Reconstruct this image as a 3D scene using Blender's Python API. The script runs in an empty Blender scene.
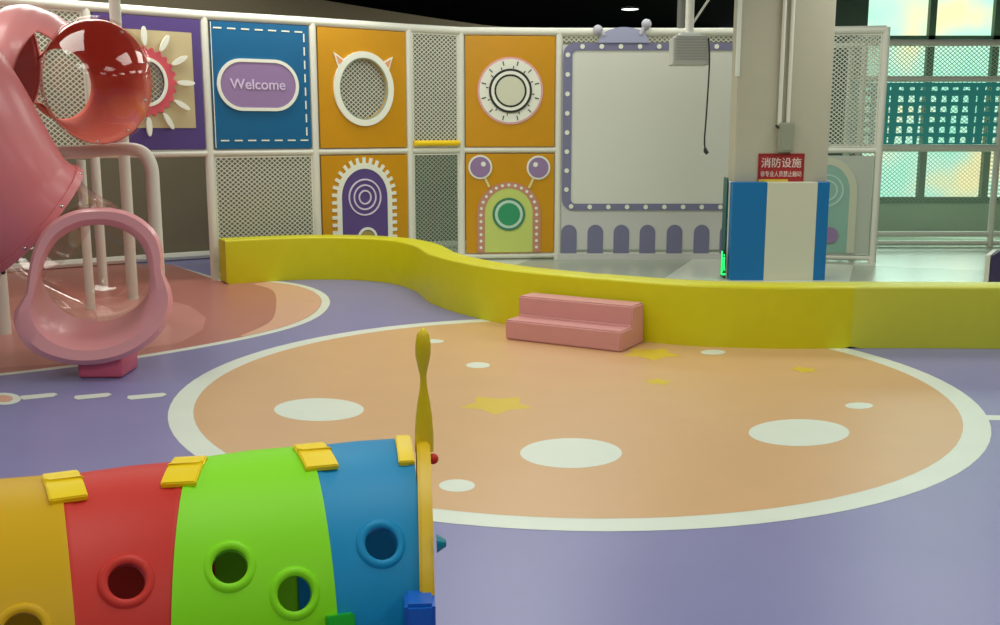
import bpy, bmesh, math, random
from mathutils import Vector, Matrix
from mathutils.bvhtree import BVHTree
random.seed(7)
COL = bpy.context.scene.collection
PI = math.pi
# ---------------------------------------------------------------- camera
F = 1035.0; TH = math.radians(9.95); H = 1.6
c_, s_ = math.cos(TH), math.sin(TH)
cam = bpy.data.cameras.new('camera'); co = bpy.data.objects.new('camera', cam); COL.objects.link(co)
cam.sensor_width = 36; cam.lens = 36*F/1000; co.location = (0, 0, H); co.rotation_euler = (PI/2-TH, 0, 0)
cam.clip_end = 200
bpy.context.scene.camera = co
def ray(u, v):
    x = (u-500)/F; z = -(v-312.5)/F
    return Vector((x, c_+z*s_, -s_+z*c_))
def flr(u, v, z=0.0):
    d = ray(u, v); t = (z-H)/d.z
    return Vector((d.x*t, d.y*t, z))
def atY(u, v, Y):
    d = ray(u, v); t = Y/d.y
    return Vector((d.x*t, Y, H+d.z*t))
# ---------------------------------------------------------------- materials
def lin(c):
    return tuple(((v/255)/12.92 if v <= 10 else ((v/255+.055)/1.055)**2.4) for v in c)
MC = {}
def M(name, rgb, rough=.5, bump=0, scale=20, var=0.0, metal=0, coat=0, emit=0):
    if name in MC: return MC[name]
    m = bpy.data.materials.new(name); m.use_nodes = True; nt = m.node_tree; b = nt.nodes['Principled BSDF']
    col = lin(rgb)
    b.inputs['Base Color'].default_value = (*col, 1); b.inputs['Roughness'].default_value = rough
    b.inputs['Metallic'].default_value = metal
    if coat: b.inputs['Coat Weight'].default_value = coat; b.inputs['Coat Roughness'].default_value = .15
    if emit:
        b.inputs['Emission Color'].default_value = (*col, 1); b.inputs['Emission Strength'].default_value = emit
    if var or bump:
        tc = nt.nodes.new('ShaderNodeTexCoord'); n = nt.nodes.new('ShaderNodeTexNoise'); n.inputs['Scale'].default_value = scale
        n.inputs['Detail'].default_value = 4
        nt.links.new(tc.outputs['Object'], n.inputs['Vector'])
        if var:
            mx = nt.nodes.new('ShaderNodeMix'); mx.data_type = 'RGBA'
            mx.inputs['A'].default_value = (*[x*(1-var) for x in col], 1); mx.inputs['B'].default_value = (*[min(1, x*(1+var)) for x in col], 1)
            nt.links.new(n.outputs['Fac'], mx.inputs['Factor']); nt.links.new(mx.outputs['Result'], b.inputs['Base Color'])
        if bump:
            bp = nt.nodes.new('ShaderNodeBump'); bp.inputs['Strength'].default_value = bump; bp.inputs['Distance'].default_value = .01
            nt.links.new(n.outputs['Fac'], bp.inputs['Height']); nt.links.new(bp.outputs['Normal'], b.inputs['Normal'])
    MC[name] = m; return m
def clear_mat(name, tint, base=.06, edge=.5):
    m = bpy.data.materials.new(name); m.use_nodes = True; nt = m.node_tree; nt.nodes.clear()
    out = nt.nodes.new('ShaderNodeOutputMaterial'); mix = nt.nodes.new('ShaderNodeMixShader')
    tr = nt.nodes.new('ShaderNodeBsdfTransparent'); tr.inputs['Color'].default_value = (*tint, 1)
    gl = nt.nodes.new('ShaderNodeBsdfGlossy'); gl.inputs['Roughness'].default_value = .06; gl.inputs['Color'].default_value = (.9, .85, .83, 1)
    lw = nt.nodes.new('ShaderNodeLayerWeight'); lw.inputs['Blend'].default_value = .35
    mr = nt.nodes.new('ShaderNodeMapRange'); mr.inputs['To Min'].default_value = base; mr.inputs['To Max'].default_value = edge
    nt.links.new(lw.outputs['Facing'], mr.inputs['Value']); nt.links.new(mr.outputs['Result'], mix.inputs['Fac'])
    nt.links.new(tr.outputs[0], mix.inputs[1]); nt.links.new(gl.outputs[0], mix.inputs[2]); nt.links.new(mix.outputs[0], out.inputs[0])
    return m
# ---------------------------------------------------------------- object helpers
def wloc(p):
    v = Vector((0, 0, 0))
    while p: v += p.location; p = p.parent
    return v
def mk(name, bm, mat, parent=None, smooth=False, kind=None, label=None, loc=None):
    """link a bmesh (world coordinates) as one object"""
    mats = mat if isinstance(mat, (list, tuple)) else [mat]
    me = bpy.data.meshes.new(name)
    if loc is None:
        if parent: loc = wloc(parent)
        else:
            xs = [v.co for v in bm.verts]
            loc = Vector(((min(v.x for v in xs)+max(v.x for v in xs))/2, (min(v.y for v in xs)+max(v.y for v in xs))/2, min(v.z for v in xs)))
    bmesh.ops.translate(bm, verts=bm.verts, vec=-Vector(loc))
    if smooth:
        for f in bm.faces: f.smooth = True
    bm.to_mesh(me); bm.free()
    for m in mats: me.materials.append(m)
    o = bpy.data.objects.new(name, me); COL.objects.link(o)
    if parent: o.parent = parent
    else: o.location = loc
    if smooth:
        try: me.set_sharp_from_angle(angle=math.radians(40))
        except Exception: pass
    if kind: o['kind'] = kind
    if label: o['label'] = label
    return o
def thing(name, label, cat, loc=(0, 0, 0), group=None):
    o = bpy.data.objects.new(name, None); COL.objects.link(o); o.location = loc; o.empty_display_size = .1
    o['label'] = label; o['category'] = cat
    if group: o['group'] = group
    return o
def tag(o, label, cat, group=None):
    o['label'] = label; o['category'] = cat
    if group: o['group'] = group
    return o
def copy_tree(o, parent=None):
    c = o.copy(); COL.objects.link(c); c.parent = parent
    for ch in list(o.children): copy_tree(ch, c)
    return c
def NB(): return bmesh.new()
def box(bm, lo, hi, bev=0, mi=0):
    x0, y0, z0 = lo; x1, y1, z1 = hi
    m = Matrix.Translation(((x0+x1)/2, (y0+y1)/2, (z0+z1)/2)) @ Matrix.Diagonal((x1-x0, y1-y0, z1-z0, 1))
    r = bmesh.ops.create_cube(bm, size=1, matrix=m)
    fs = set(f for v in r['verts'] for f in v.link_faces)
    if bev:
        es = set(e for v in r['verts'] for e in v.link_edges)
        q = bmesh.ops.bevel(bm, geom=list(es), offset=bev, segments=3, affect='EDGES', profile=.5)
        fs = set(q['faces']) | set(f for v in q['verts'] for f in v.link_faces)
    for f in fs: f.material_index = mi
    return bm
def catmull(pts, n=10, closed=False):
    P = [Vector(p) for p in pts]; out = []
    N = len(P); rng = range(N) if closed else range(N-1)
    for i in rng:
        if closed: a, b, c, d = P[(i-1) % N], P[i], P[(i+1) % N], P[(i+2) % N]
        else: a, b, c, d = P[max(i-1, 0)], P[i], P[i+1], P[min(i+2, N-1)]
        for k in range(n):
            t = k/n
            out.append(.5*((2*b)+(c-a)*t+(2*a-5*b+4*c-d)*t*t+(3*b-a-3*c+d)*t**3))
    if not closed: out.append(P[-1])
    return out
def rings(bm, R, close=True, mi=0, cap=False):
    """loft vertex rings"""
    V = [[bm.verts.new(p) for p in r] for r in R]; n = len(R[0])
    for a, b in zip(V, V[1:]):
        for k in range(n if close else n-1):
            try: bm.faces.new((a[k], a[(k+1) % n], b[(k+1) % n], b[k])).material_index = mi
            except ValueError: pass
    if cap:
        for q in (V[0], V[-1]):
            try: bm.faces.new(q).material_index = mi
            except ValueError: pass
    return V
def frames(path):
    T = []
    for i in range(len(path)):
        a = path[max(i-1, 0)]; b = path[min(i+1, len(path)-1)]; T.append((b-a).normalized())
    up = Vector((0, 0, 1)) if abs(T[0].z) < .9 else Vector((1, 0, 0))
    N = (up-T[0]*up.dot(T[0])).normalized(); out = []
    for t in T:
        N = (N-t*N.dot(t)).normalized(); out.append((t, N, t.cross(N)))
    return out
def tube(bm, path, r, seg=16, cap=True, mi=0):
    path = [Vector(p) for p in path]; fr = frames(path); R = []
    for i, (p, (t, n, b)) in enumerate(zip(path, fr)):
        rr = r[i] if isinstance(r, (list, tuple)) else r
        R.append([p+(n*math.cos(2*PI*k/seg)+b*math.sin(2*PI*k/seg))*rr for k in range(seg)])
    rings(bm, R, True, mi, cap)
    return bm
def fix(bm):
    bmesh.ops.recalc_face_normals(bm, faces=bm.faces); return bm
def prism(bm, pts, vec, mi=0):
    """extrude polygon along vec"""
    a = [bm.verts.new(p) for p in pts]; b = [bm.verts.new(Vector(p)+vec) for p in pts]; n = len(a)
    fs = [bm.faces.new(a), bm.faces.new(b[::-1])]
    for k in range(n): fs.append(bm.faces.new((a[k], b[k], b[(k+1) % n], a[(k+1) % n])))
    for f in fs: f.material_index = mi
# panel-plane frame ------------------------------------------------
class Plane:
    def __init__(s, A, B, off=0.0):
        s.A = Vector((A[0], A[1], 0)); s.d = Vector((B[0]-A[0], B[1]-A[1], 0)); s.L = s.d.length; s.d.normalize()
        s.n = Vector((s.d.y, -s.d.x, 0))
        if s.n.dot(s.A) > 0: s.n = -s.n
        s.A = s.A+s.n*off
    def p(s, a, z, o=0): return s.A+s.d*a+Vector((0, 0, z))+s.n*o
    def px(s, u, v):
        d = ray(u, v); C = Vector((0, 0, H)); t = (s.A-C).dot(s.n)/d.dot(s.n); q = C+d*t
        return ((q-s.A).dot(s.d), q.z)
    def rect(s, bm, a0, z0, a1, z1, o=0, th=.01, mi=0): s.poly(bm, [(a0, z0), (a1, z0), (a1, z1), (a0, z1)], o, th, mi)
    def poly(s, bm, pts, o=0, th=.01, mi=0): prism(bm, [s.p(a, z, o+th) for a, z in pts], s.n*(-th), mi)
    def ell(s, c, ra, rz, n=40, a0=0, a1=2*PI, end=False):
        k = n+1 if end else n
        return [(c[0]+ra*math.cos(a0+(a1-a0)*i/n), c[1]+rz*math.sin(a0+(a1-a0)*i/n)) for i in range(k)]
    def disc(s, bm, c, ra, rz=None, o=0, th=.01, mi=0, n=40): s.poly(bm, s.ell(c, ra, rz or ra, n), o, th, mi)
    def loft2(s, bm, outer, inner, o=0, th=.01, mi=0, close=True):
        R = [[s.p(a, z, o+th) for a, z in outer], [s.p(a, z, o+th) for a, z in inner], [s.p(a, z, o) for a, z in inner], [s.p(a, z, o) for a, z in outer], [s.p(a, z, o+th) for a, z in outer]]
        rings(bm, R, close, mi)
    def ring(s, bm, c, ra, rz, ia, iz, o=0, th=.01, mi=0, n=40): s.loft2(bm, s.ell(c, ra, rz, n), s.ell(c, ia, iz, n), o, th, mi)
    def holed(s, bm, a0, z0, a1, z1, c, ra, rz, o=0, th=.02, mi=0, n=64):
        inner = s.ell(c, ra, rz, n); outer = []
        for k in range(n):
            t = 2*PI*k/n; dx, dz = math.cos(t), math.sin(t)
            q = min((a1-c[0])/dx if dx > 1e-6 else 9, (a0-c[0])/dx if dx < -1e-6 else 9, (z1-c[1])/dz if dz > 1e-6 else 9, (z0-c[1])/dz if dz < -1e-6 else 9)
            outer.append([c[0]+dx*q, c[1]+dz*q])
        for cx, cz in ((a0, z0), (a1, z0), (a1, z1), (a0, z1)):
            k = min(range(n), key=lambda i: (outer[i][0]-cx)**2+(outer[i][1]-cz)**2); outer[k] = [cx, cz]
        s.loft2(bm, outer, inner, o, th, mi)
    def net(s, bm, a0, z0, a1, z1, da=.06, dz=.05, w=.004, o=0, mi=0, hole=None):
        """diamond net of thin cords clipped to the rectangle (or an ellipse)"""
        k = dz/da
        for sg in (1, -1):
            b0 = z0-max(sg*k*a0, sg*k*a1)-dz; b1 = z1-min(sg*k*a0, sg*k*a1)+dz
            for j in range(int(b0/dz)-1, int(b1/dz)+2):
                b = j*dz; lo, hi = a0, a1
                za, zb = sg*k*lo+b, sg*k*hi+b
                xa, xb = (z0-b)/(sg*k), (z1-b)/(sg*k)
                lo = max(lo, min(xa, xb)); hi = min(hi, max(xa, xb))
                if hole:
                    c, ra, rz = hole; m = sg*k; h = b-c[1]; A = 1/ra**2+m*m/rz**2; B = -2*c[0]/ra**2+2*m*h/rz**2; Cc = c[0]**2/ra**2+h*h/rz**2-1
                    D = B*B-4*A*Cc
                    if D <= 0: continue
                    lo = max(lo, (-B-D**.5)/2/A); hi = min(hi, (-B+D**.5)/2/A)
                if hi-lo < .01: continue
                dv = Vector((1, sg*k)).normalized(); nx, nz = -dv.y*w, dv.x*w
                p = [(lo+nx, sg*k*lo+b+nz), (hi+nx, sg*k*hi+b+nz), (hi-nx, sg*k*hi+b-nz), (lo-nx, sg*k*lo+b-nz)]
                f = bm.faces.new([bm.verts.new(s.p(a, z, o+.001*sg)) for a, z in p]); f.material_index = mi
# ---------------------------------------------------------------- palette
WHITE = M('white_foam', (226, 226, 212), .5, .05, 30)
CREAM = M('cream_print', (238, 240, 224), .5)
NETM = M('net_cord', (218, 222, 204), .7)
NETG = M('net_cord_grey', (150, 168, 150), .7)
ORANGE = M('orange_board', (206, 146, 2), .38, 0, 6, .06)
BLUE = M('blue_board', (4, 98, 146), .38, 0, 5, .05)
PURPLE = M('purple_board', (84, 62, 128), .4)
LILAC = M('lilac_print', (150, 122, 166), .45)
YEL = M('yellow_vinyl', (214, 208, 4), .42, .12, 9, .05)
YEL2 = M('yellow_vinyl_right', (206, 206, 60), .42, .12, 9, .05)
PINKV = M('pink_vinyl', (216, 154, 150), .5, .1, 14, .04)
# ---------------------------------------------------------------- floor (one mesh: sheet vinyl with its printed pattern, tiles beyond)
def floor_mat(name, rgb, rough=.34, var=.05):
    return M(name, rgb, rough, .03, 3.0, var)
fm = [floor_mat('floor_violet', (134, 132, 180)), floor_mat('floor_peach', (216, 172, 124)), floor_mat('floor_mint_white', (226, 234, 220)),
      floor_mat('floor_salmon', (186, 118, 108)), floor_mat('floor_pale_peach', (222, 172, 146)), floor_mat('floor_star', (222, 192, 62)), None, floor_mat('floor_pale_pink', (206, 140, 130))]
tm = bpy.data.materials.new('floor_tiles'); tm.use_nodes = True; nt = tm.node_tree; b = nt.nodes['Principled BSDF']
tc = nt.nodes.new('ShaderNodeTexCoord'); ck = nt.nodes.new('ShaderNodeTexChecker'); ck.inputs['Scale'].default_value = .52
mp = nt.nodes.new('ShaderNodeMapping'); mp.inputs['Rotation'].default_value = (0, 0, .35); mp.inputs['Location'].default_value = (.25, .3, 0.5)
ck.inputs['Color1'].default_value = (*lin((212, 218, 202)), 1); ck.inputs['Color2'].default_value = (*lin((168, 176, 158)), 1)
nt.links.new(tc.outputs['Object'], mp.inputs['Vector']); nt.links.new(mp.outputs['Vector'], ck.inputs['Vector'])
nt.links.new(ck.outputs['Color'], b.inputs['Base Color']); b.inputs['Roughness'].default_value = .25
fm[6] = tm
bar_front = [(-2.91, 10.92), (-2.62, 11.08), (-2.22, 11.24), (-1.77, 11.27), (-1.42, 11.16), (-1.12, 10.92), (-.89, 10.5), (-.77, 10.1), (-.66, 9.7), (-.46, 9.29), (-.22, 8.92), (.04, 8.61), (.49, 8.25), (1.09, 7.88), (1.51, 7.69), (2.1, 7.6), (2.64, 7.62), (3.2, 7.62), (3.75, 7.6), (4.6, 7.57), (5.4, 7.55)]
bar_front = [(x*.993, y*.993) for x, y in bar_front]
fb = NB(); LV = [0]
def fpoly(pts, mi, lvl):
    vs = [fb.verts.new((p[0], p[1], .0006*lvl)) for p in pts]
    f = fb.faces.new(vs); f.material_index = mi
    f.normal_update()
    if f.normal.z < 0: f.normal_flip()
fpoly([(-9, -3), (9, -3), (9, 24), (-9, 24)], 0, 0)
bk = catmull([(x, y, 0) for x, y in bar_front], 6)
tile = [(p.x+.1, p.y+.15) for p in bk if p.x > -1.0]
fpoly([(-1.6, 13.1), (-1.2, 11.6)]+tile+[(9, 7.7), (9, 20), (-1.6, 20)], 6, 1)
CX, CY, CR = .44, 6.42, 2.44
circ = lambda r, cx=CX, cy=CY: [(cx+r*math.cos(2*PI*k/96), cy+r*math.sin(2*PI*k/96)) for k in range(96)]
def under_bar(pts):  # keep the printed circle on the near side of the barrier
    out = []
    for x, y in pts:
        if x > -.3:
            for a, b2 in zip(bk, bk[1:]):
                if a.x <= x <= b2.x:
                    yl = a.y+(b2.y-a.y)*(x-a.x)/max(b2.x-a.x, 1e-6)+.12; y = min(y, yl); break
        out.append((x, y))
    return out
fpoly(under_bar(circ(CR)), 2, 2); fpoly(under_bar(circ(CR-.14)), 1, 3)
def fell(u, v, w, h, mi, lvl=4):
    fpoly([tuple(flr(u+w/2*math.cos(2*PI*k/36), v+h/2*math.sin(2*PI*k/36)))[:2] for k in range(36)], mi, lvl)
for u, v, w, h in [(319, 410, 90, 23), (571, 453.5, 102, 30), (799, 433, 101, 27), (457, 486, 36, 12.5), (478, 365.5, 24, 6), (859, 406, 28, 6.5), (713, 352.5, 25, 5), (431, 341.5, 26, 4)]:
    fell(u, v, w, h, 2)
def star(u, v, w, mi=5, rot=.3):
    c = flr(u, v); r = w/2/F*c.y*1.05
    fpoly([(c.x+(r if k % 2 == 0 else r*.6)*math.cos(rot+PI*k/5), c.y+(r if k % 2 == 0 else r*.6)*math.sin(rot+PI*k/5)) for k in range(10)], mi, 4)
star(497, 405, 76, rot=-.35); star(651, 354, 62, rot=.9); star(658, 382, 31, rot=.2); star(804, 370, 29, rot=.5)
px = lambda L: [tuple(flr(u, v))[:2] for u, v in L]
outl = catmull([(*q, 0) for q in px([(222, 279.5), (262, 280), (300, 284.5), (322, 292), (330, 302), (322, 314), (300, 325), (260, 336), (200, 348), (120, 361), (50, 370), (-40, 380), (-140, 388)])], 8)
left_edge = [(-6.5, 5.9), (-8.9, 6.2), (-8.9, 12.5), (-4, 12.5)]
fpoly([(p.x, p.y) for p in outl]+left_edge, 2, 1)
cen = Vector((-3.4, 8.6, 0))
fpoly([((p+(cen-p).normalized()*.085).x, (p+(cen-p).normalized()*.085).y) for p in outl]+left_edge, 3, 2)
lobe = catmull([(*q, 0) for q in px([(253, 284), (273, 291), (276, 306), (270, 322), (240, 336)])], 6)
inn = [(p+(cen-p).normalized()*.09) for p in outl]
k0 = min(range(len(inn)), key=lambda i: (inn[i]-Vector((*px([(246, 337)])[0], 0))).length); k1 = min(range(len(inn)), key=lambda i: (inn[i]-Vector((*px([(262, 283)])[0], 0))).length)
fpoly([(p.x, p.y) for p in lobe]+[(inn[i].x, inn[i].y) for i in range(k0, k1-1, -1)], 4, 3)
fpoly(px([(60, 300), (150, 296), (190, 306), (206, 318), (203, 330), (180, 343), (120, 352), (60, 364), (0, 368), (-60, 372), (-60, 330), (0, 325)]), 7, 3)
for a, b2 in [(21, 58), (75, 112), (128, 167)]:
    fpoly(px([(a, 396), (b2-4, 393), (b2, 394.5), (b2-5, 397), (a+3, 400), (a-1, 398.5)]), 2, 3)
fell(4, 399, 34, 12, 2, 3); fell(3, 399, 20, 7, 4, 4)
fpoly(px([(982, 415), (1060, 417), (1060, 421), (984, 420)]), 2, 1)
flo = mk('floor', fb, fm, kind='structure', loc=(0, 0, 0))
# ---------------------------------------------------------------- room shell
bw = M('back_wall', (120, 112, 90), .8, .1, 4, .04); blk = M('black_ceiling', (8, 8, 8), .95)
def wallstrip(name, pts, z0, z1, mat, th=.1):
    bm = NB(); P = [Vector((x, y, 0)) for x, y in pts]
    R = []
    for i, p in enumerate(P):
        a = P[max(i-1, 0)]; b2 = P[min(i+1, len(P)-1)]; t = (b2-a).normalized(); n = Vector((-t.y, t.x, 0))*th
        zz = z1+max(0, -p.x)*.125; R.append([p+Vector((0, 0, z0)), p+Vector((0, 0, zz)), p+n+Vector((0, 0, zz)), p+n+Vector((0, 0, z0))])
    rings(bm, R, True, 0, True)
    return mk(name, fix(bm), mat, kind='structure')
wb = catmull([(-9, 9.5, 0), (-6.5, 11.2, 0), (-4.6, 12.6, 0), (-2.9, 13.6, 0), (-1, 14.3, 0), (1, 14.5, 0), (4.2, 14.5, 0)], 5)
wallstrip('wall_back', [(p.x, p.y) for p in wb], 0, 2.98, bw)
bb = NB(); tube(bb, [(p.x, p.y-.06, .05) for p in wb], .05, 8); mk('baseboard_back', fix(bb), WHITE, kind='structure')
bm = NB(); box(bm, (-9.2, -3.1, 3.9), (9.2, 24.1, 4.0)); mk('ceiling', bm, blk, kind='structure')
bm = NB(); box(bm, (-9.2, 23.9, 0), (4.9, 24, 3.9)); mk('wall_far', bm, blk, kind='structure')
bm = NB(); box(bm, (-9.1, -3, 0), (-9, 24, 3.9)); mk('wall_left', bm, bw, kind='structure')
bm = NB(); box(bm, (9, -3, 0), (9.1, 24, 3.9)); mk('wall_right', bm, bw, kind='structure')
bm = NB(); box(bm, (-9.1, -3.1, 0), (9.1, -3, 3.9)); mk('wall_near', bm, bw, kind='structure')
# window wall, right
WY = 16.6
wgrey = M('window_wall', (170, 176, 160), .7)
xl = atY(868, 20, WY).x
bm = NB(); box(bm, (4.85, WY, 0), (xl, WY+.2, 3.9)); mk('wall_window', bm, M('dark_jamb', (92, 100, 92), .7), kind='structure'); bm = NB(); box(bm, (xl+.002, WY, 0), (9, WY+.2, .46)); mk('wall_sill', bm, M('sill_wall', (176, 182, 166), .6), kind='structure')
wm = bpy.data.materials.new('bright_window'); wm.use_nodes = True; nt = wm.node_tree; nt.nodes.clear()
out = nt.nodes.new('ShaderNodeOutputMaterial'); em = nt.nodes.new('ShaderNodeEmission'); em.inputs['Strength'].default_value = 1.15
tc = nt.nodes.new('ShaderNodeTexCoord'); no = nt.nodes.new('ShaderNodeTexNoise'); no.inputs['Scale'].default_value = .9
cr = nt.nodes.new('ShaderNodeValToRGB'); cr.color_ramp.elements[0].position = .36; cr.color_ramp.elements[0].color = (.40, 1.0, .72, 1)
cr.color_ramp.elements[1].position = .68; cr.color_ramp.elements[1].color = (1.0, .97, .50, 1); e = cr.color_ramp.elements.new(.52); e.color = (.60, 1.0, .74, 1)
nt.links.new(tc.outputs['Object'], no.inputs['Vector']); nt.links.new(no.outputs['Fac'], cr.inputs['Fac']); nt.links.new(cr.outputs['Color'], em.inputs['Color']); nt.links.new(em.outputs[0], out.inputs[0])
mull = M('dark_mullion', (96, 116, 100), .6)
win = thing('window_1', 'tall bright window with dark mullions behind the white mesh fence', 'window', (xl, WY, .5)); win['kind'] = 'structure'
bm = NB(); box(bm, (xl, WY+.08, .5), (9, WY+.1, 3.9)); mk('pane', bm, wm, win)
bm = NB()
for u in (932, 997, 1062): 
    x = atY(u, 20, WY).x; box(bm, (x-.045, WY-.03, .5), (x+.06, WY+.07, 3.9))
for v in (39,): 
    z = atY(930, v, WY).z; box(bm, (xl, WY-.03, z-.05), (9, WY+.07, z+.05))
box(bm, (xl, WY-.04, .46), (9, WY+.07, .56)); mk('window_frame', bm, mull, win)
# ---------------------------------------------------------------- play frame and its panels
PP = {'m2': (-4.95, 9.2), 'm1': (-3.92, 10.12), 1: (-3.02, 10.88), 2: (-2.03, 11.5), 3: (-1.06, 12.25), 4: (-.47, 12.68), 5: (.71, 12.8), 6: (2.98, 12.8), 7: (3.5, 12.68), 8: (4.52, 12.5)}
PP = {k: (x*(1.03 if k in ('m2', 'm1', 1, 2) else 1.025 if k == 3 else 1.02), y*(1.03 if k in ('m2', 'm1', 1, 2) else 1.025 if k == 3 else 1.02)) for k, (x, y) in PP.items()}
order = ['m2', 'm1', 1, 2, 3, 4, 5, 6, 7, 8]
fr = thing('post_enclosure', 'long curved enclosure of white padded posts and rails holding the play panels', 'enclosure', (0, 12.8, 0))
for k in order:
    x, y = PP[k]; bm = NB(); tube(bm, [(x, y, 0), (x, y, 2.82)], .047, 14); mk('post', fix(bm), WHITE, fr, True)
    
for x, y in ((3.95, 13.7), (4.66, 13.6)):
    bm = NB(); tube(bm, [(x, y, 0), (x, y, 2.7)], .045, 12); mk('post', fix(bm), WHITE, fr, True)
for a, b2 in (((3.95, 13.7), (4.66, 13.6)), ((3.95, 13.7), PP[7])):
    for z in (2.68, 1.4): bm = NB(); tube(bm, [(*a, z), (*b2, z)], .035, 12); mk('rail', fix(bm), WHITE, fr, True)
for a, b2 in zip(order, order[1:]):
    for z, r in ((2.79, .05), (1.366, .036), (.05, .034)):
        if a in ('m2', 'm1') and z < 1: continue
        if a == 5 and 1 < z < 2: continue
        bm = NB(); tube(bm, [(*PP[a], z), (*PP[b2], z)], r, 12); mk('rail', fix(bm), WHITE, fr, True)
def pl(a, b2): return Plane(PP[a], PP[b2], .01)
def pbase(P, z): return P.p(P.L/2, z)
ZU0, ZU1, ZL0, ZL1 = 1.41, 2.738, .09, 1.322
def netpanel(a, b2, z0, z1, label, mat=NETM, yellow=False):
    P = pl(a, b2); t = thing('net_panel', label, 'net', pbase(P, z0), 'diamond net panels of the play frame')
    bm = NB(); P.net(bm, .05, z0, P.L-.05, z1, w=.0055); mk('net', bm, mat, t)
    bm = NB(); P.loft2(bm, [(.045, z0-.005), (P.L-.045, z0-.005), (P.L-.045, z1+.005), (.045, z1+.005)], [(.06, z0+.01), (P.L-.06, z0+.01), (P.L-.06, z1-.01), (.06, z1-.01)], -.005, .012)
    mk('net_border', fix(bm), WHITE, t)
    if yellow:
        bm = NB(); tube(bm, [P.p(.05, 1.455, .03), P.p(P.L-.05, 1.455, .03)], .033, 12); mk('yellow_bar', fix(bm), M('bar_yellow', (255, 214, 0), .5), t, True)
netpanel('m2', 'm1', ZU0, ZU1, 'upper net panel far left behind the slide top')
netpanel(1, 2, ZL0, ZL1, 'wide beige net panel directly below the blue Welcome board')
netpanel(3, 4, ZU0, ZU1, 'tall narrow net panel with yellow bar between the two upper orange boards', NETM, True)
netpanel(3, 4, ZL0, ZL1, 'narrow greenish net panel between the two lower orange boards', NETG)
netpanel(7, 8, ZU0, ZU1, 'upper net panel just right of the column')
netpanel(6, 7, ZU0, ZU1, 'upper net panel behind the column')
def board(t, P, z0, z1, mat, a0=.055, a1=None, hole=None):
    bm = NB(); a1 = a1 or P.L-.055
    if hole: P.holed(bm, a0, z0, a1, z1, *hole, o=0, th=.025)
    else: P.rect(bm, a0, z0, a1, z1, 0, .025)
    return mk('board', fix(bm), mat, t)
O = .026
# purple sun board
P = pl('m1', 1)
t = thing('sun_panel', 'purple framed board with beige centre and pink spiked sun around a round hole', 'play panel', pbase(P, ZU0))
cs = P.px(144, 82); board(t, P, ZU0, ZU1, PURPLE, hole=(cs, .20, .22))
bm = NB(); a0, z0 = .12, P.px(190, 128)[1]; a1, z1 = P.px(190, 33); P.holed(bm, a0, z0, a1, z1, cs, .23, .25, o=O, th=.006); mk('beige_square', fix(bm), M('beige_print', (196, 180, 138), .5), t)
bm = NB(); P.loft2(bm, [(cs[0]+(.31+.018*math.cos(24*w))*math.cos(w), cs[1]+(.335+.018*math.cos(24*w))*math.sin(w)) for w in [2*PI*j/144 for j in range(144)]], P.ell(cs, .22, .24, 144), O+.007, .02); mk('sun_ring', fix(bm), M('sun_pink', (214, 84, 96), .45), t)
bm = NB(); P.ring(bm, cs, .225, .245, .195, .215, O+.02, .02); mk('hole_rim', fix(bm), CREAM, t)
for k in range(12):
    an = PI*k/6; d = Vector((math.cos(an), math.sin(an))); q = Vector((-d.y, d.x)); bm = NB()
    pts = [(cs[0]+d.x*(.415+.095*math.cos(w))+q.x*.028*math.sin(w), cs[1]+(d.y*(.45+.095*math.cos(w))+q.y*.028*math.sin(w))) for w in [2*PI*j/16 for j in range(16)]]
    if min(p[0] for p in pts) < .07: continue
    P.poly(bm, pts, O+.028, .03); mk('sun_ray', fix(bm), CREAM, t)
bm = NB(); P.net(bm, 0, 0, 3, 3, w=.004, o=-.02, hole=(cs, .21, .23)); mk('net', bm, NETM, t)
# blue Welcome board
P = pl(1, 2)
t = thing('welcome_panel', 'blue board with white dashed edge and purple oval reading Welcome', 'play panel', pbase(P, ZU0))
q0, q1 = P.px(216, 84.5), P.px(297, 86); zc = (q0[1]+q1[1])/2; zr = .275; aL, aR = P.px(216, 84)[0], P.px(297.5, 86)[0]
def stad(r, zc=zc): 
    L = []
    for k in range(25): w = PI/2+PI*k/24; L.append((aL+zr+r*math.cos(w), zc+r*math.sin(w)))
    for k in range(25): w = -PI/2+PI*k/24; L.append((aR-zr+r*math.cos(w), zc+r*math.sin(w)))
    return L
bm = NB(); P.loft2(bm, stad(zr), stad(zr-.035), O, .02); mk('oval_border', fix(bm), CREAM, t)
bm = NB(); P.poly(bm, stad(zr-.03), O, .012); mk('oval_plate', fix(bm), LILAC, t)
bm = NB(); P.rect(bm, .055, ZU0, P.L-.055, ZU1, 0, .025)
for k in range(7):
    a = .09+.15*k; P.rect(bm, a, ZU1-.075, a+.09, ZU1-.06, O, .004, 1); P.rect(bm, a+.03, ZU0+.08, a+.12, ZU0+.095, O, .004, 1)
for k in range(8):
    z = ZU0+.14+.145*k; P.rect(bm, P.L-.115, z, P.L-.10, z+.09, O, .004, 1)
P.rect(bm, .06, ZU0+.01, .068, ZU1-.01, O, .003, 1)
mk('board', fix(bm), [BLUE, CREAM], t)
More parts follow.
